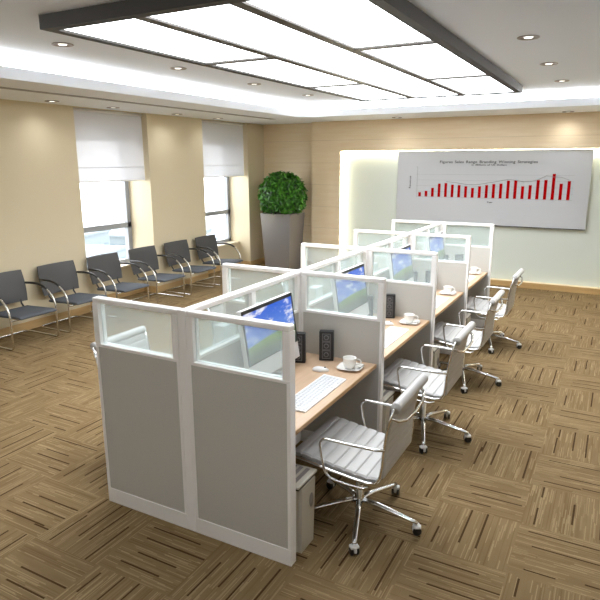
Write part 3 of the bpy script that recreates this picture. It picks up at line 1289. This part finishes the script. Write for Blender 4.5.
def text(name, body, size, x, z, m, rot=0., width=None):
    c = bpy.data.curves.new(name, 'FONT')
    c.body = body
    c.size = size
    c.align_x = 'CENTER'
    c.align_y = 'CENTER'
    c.extrude = .0006
    c.offset = .0009
    c.space_word = 1.5
    c.space_character = 1.06
    c.materials.append(M[m])
    o = bpy.data.objects.new(name, c)
    COL.objects.link(o)
    o.parent = ch
    o.location = (x, -.002, z - CZ0)
    o.rotation_euler = (PI / 2, rot, 0)
    bpy.context.view_layer.update()
    k = width / o.dimensions.x if width else 1.
    me = bpy.data.meshes.new_from_object(o.evaluated_get(bpy.context.evaluated_depsgraph_get()))
    bpy.data.objects.remove(o)
    n = bpy.data.objects.new(name, me)
    COL.objects.link(n)
    n.parent = ch
    n.location = (x, -.002, z - CZ0)
    n.rotation_euler = (PI / 2, rot, 0)
    n.scale = (k, 1, 1)
    return n


text('title_text', 'Figures Sales Range Branding Winning Strategies', .062, -.015, 2.115, 'ink', 0, 1.62)
text('subtitle_text', 'In Millions of US Dollars', .034, .02, 2.065, 'ink', 0, .58)
text('axis_title', 'Revenue', .05, -1.355, 1.76, 'ink', -PI / 2, .22)
text('axis_title', 'Year', .04, .075, 1.437, 'ink', 0, .1)

# ================================================================ BLINDS
BLX = -4.705
BL = ['sheer white blind half lowered over the near window', 'sheer white blind half lowered over the far window']
for i, (a, b) in enumerate(OPEN):
    r = thing('window_blind', BL[i], 'blind', (BLX, (a + b) / 2, 1.85), 0, 'sheer blinds over the windows')
    hw = (b - a) / 2 - .006
    f = MB()
    f.box(-.002, .002, -hw, hw, .0, ZS - 1.85 - .03)
    f.build('fabric', 'blind', r)
    bb = MB().box(-.008, .006, -hw, hw, -.006, .016, .003)
    bb.build('bottom_bar', 'pale', r)
    for zz in (.2,):
        MB().box(.002, .008, -hw, hw, zz, zz + .012, .002).build('fold', 'blind', r)
    MB().rot([(0, -hw), (.022, -hw), (.022, hw), (0, hw)], n=16, mtx=Matrix.Translation((0, 0, ZS - 1.85 - .026)) @ Matrix.Rotation(PI / 2, 4, 'X')).build('roller', 'pale', r)

# ================================================================ OUTSIDE
struct('ground_outside', MB().box(-160, -8, -60, 200, -22.3, -22), 'yard')
rnd = random.Random(5)
BLD = [(-62, 52, 9, 12, 12.), (-76, 64, 8, 9, 12.6), (-56, 72, 10, 9, 10.), (-84, 86, 12, 14, 10.), (-70, 100, 10, 12, 8.5), (-100, 116, 16, 18, 6.), (-96, 70, 10, 12, 9.)]
BT = ['pale low block nearest beyond the near window', 'pale block with rows of windows behind the low block', 'small pale block beyond the near window',
      'tall pale block beyond both windows', 'pale block far beyond the far window', 'large hazy block farthest away outside', 'hazy block at the far left outside']
for (x, y, sx, sy, hgt), lab in zip(BLD, BT):
    r = thing('building', lab, 'building', (x, y, -22), .3, 'buildings outside the windows')
    MB().box(-sx / 2, sx / 2, -sy / 2, sy / 2, 0, hgt).build('wall', 'city', r)
    MB().box(-sx / 2 - .2, sx / 2 + .2, -sy / 2 - .2, sy / 2 + .2, hgt, hgt + .4).build('roof', 'city', r)
    nf = int(hgt // 2.2)
    for k in range(nf):
        wv = MB()
        m = int(sx // 2)
        for c in range(m):
            xx = -sx / 2 + (c + .5) * sx / m
            wv.box(xx - .6, xx + .6, -sy / 2 - .05, -sy / 2 + .02, .8 + k * 2.2, 2.1 + k * 2.2)
        m = int(sy // 2)
        for c in range(m):
            yy = -sy / 2 + (c + .5) * sy / m
            wv.box(sx / 2 - .02, sx / 2 + .05, yy - .6, yy + .6, .8 + k * 2.2, 2.1 + k * 2.2)
        wv.build('window_row', 'citywin', r)

# ================================================================ WORLD, CAMERA, VIEW
wd = bpy.data.worlds.new('World')
S.world = wd
wd.use_nodes = True
bg = wd.node_tree.nodes['Background']
bg.inputs[0].default_value = (.93, .96, 1., 1)
bg.inputs[1].default_value = 3.4

cam = bpy.data.cameras.new('camera')
co = bpy.data.objects.new('camera', cam)
COL.objects.link(co)
yaw, pit, rol = (math.radians(a) for a in (-28.31565671, -13.40379021, -.16043637))
F = Vector((math.sin(yaw) * math.cos(pit), math.cos(yaw) * math.cos(pit), math.sin(pit)))
Rv = Vector((math.cos(yaw), -math.sin(yaw), 0))
U = Rv.cross(F)
R2 = Rv * math.cos(rol) + U * math.sin(rol)
U2 = U * math.cos(rol) - Rv * math.sin(rol)
mw = Matrix((R2, U2, -F)).transposed().to_4x4()
mw.translation = Vector((2.02120373, -2.38868887, 2.14044836))
co.matrix_world = mw
cam.sensor_width = 36
cam.sensor_fit = 'HORIZONTAL'
cam.lens = 583.5478 / 600 * 36
cam.clip_start = .05
cam.clip_end = 400
S.camera = co
S.view_settings.view_transform = 'Standard'
S.view_settings.look = 'None'
S.view_settings.gamma = 1
S.view_settings.use_curve_mapping = False
S.view_settings.exposure = 1.31
try:
    S.cycles.use_denoising = True
    S.cycles.max_bounces = 10
    S.cycles.transparent_max_bounces = 24
    S.cycles.sample_clamp_indirect = 6
    S.cycles.caustics_reflective = False
    S.cycles.caustics_refractive = False
except Exception:
    pass
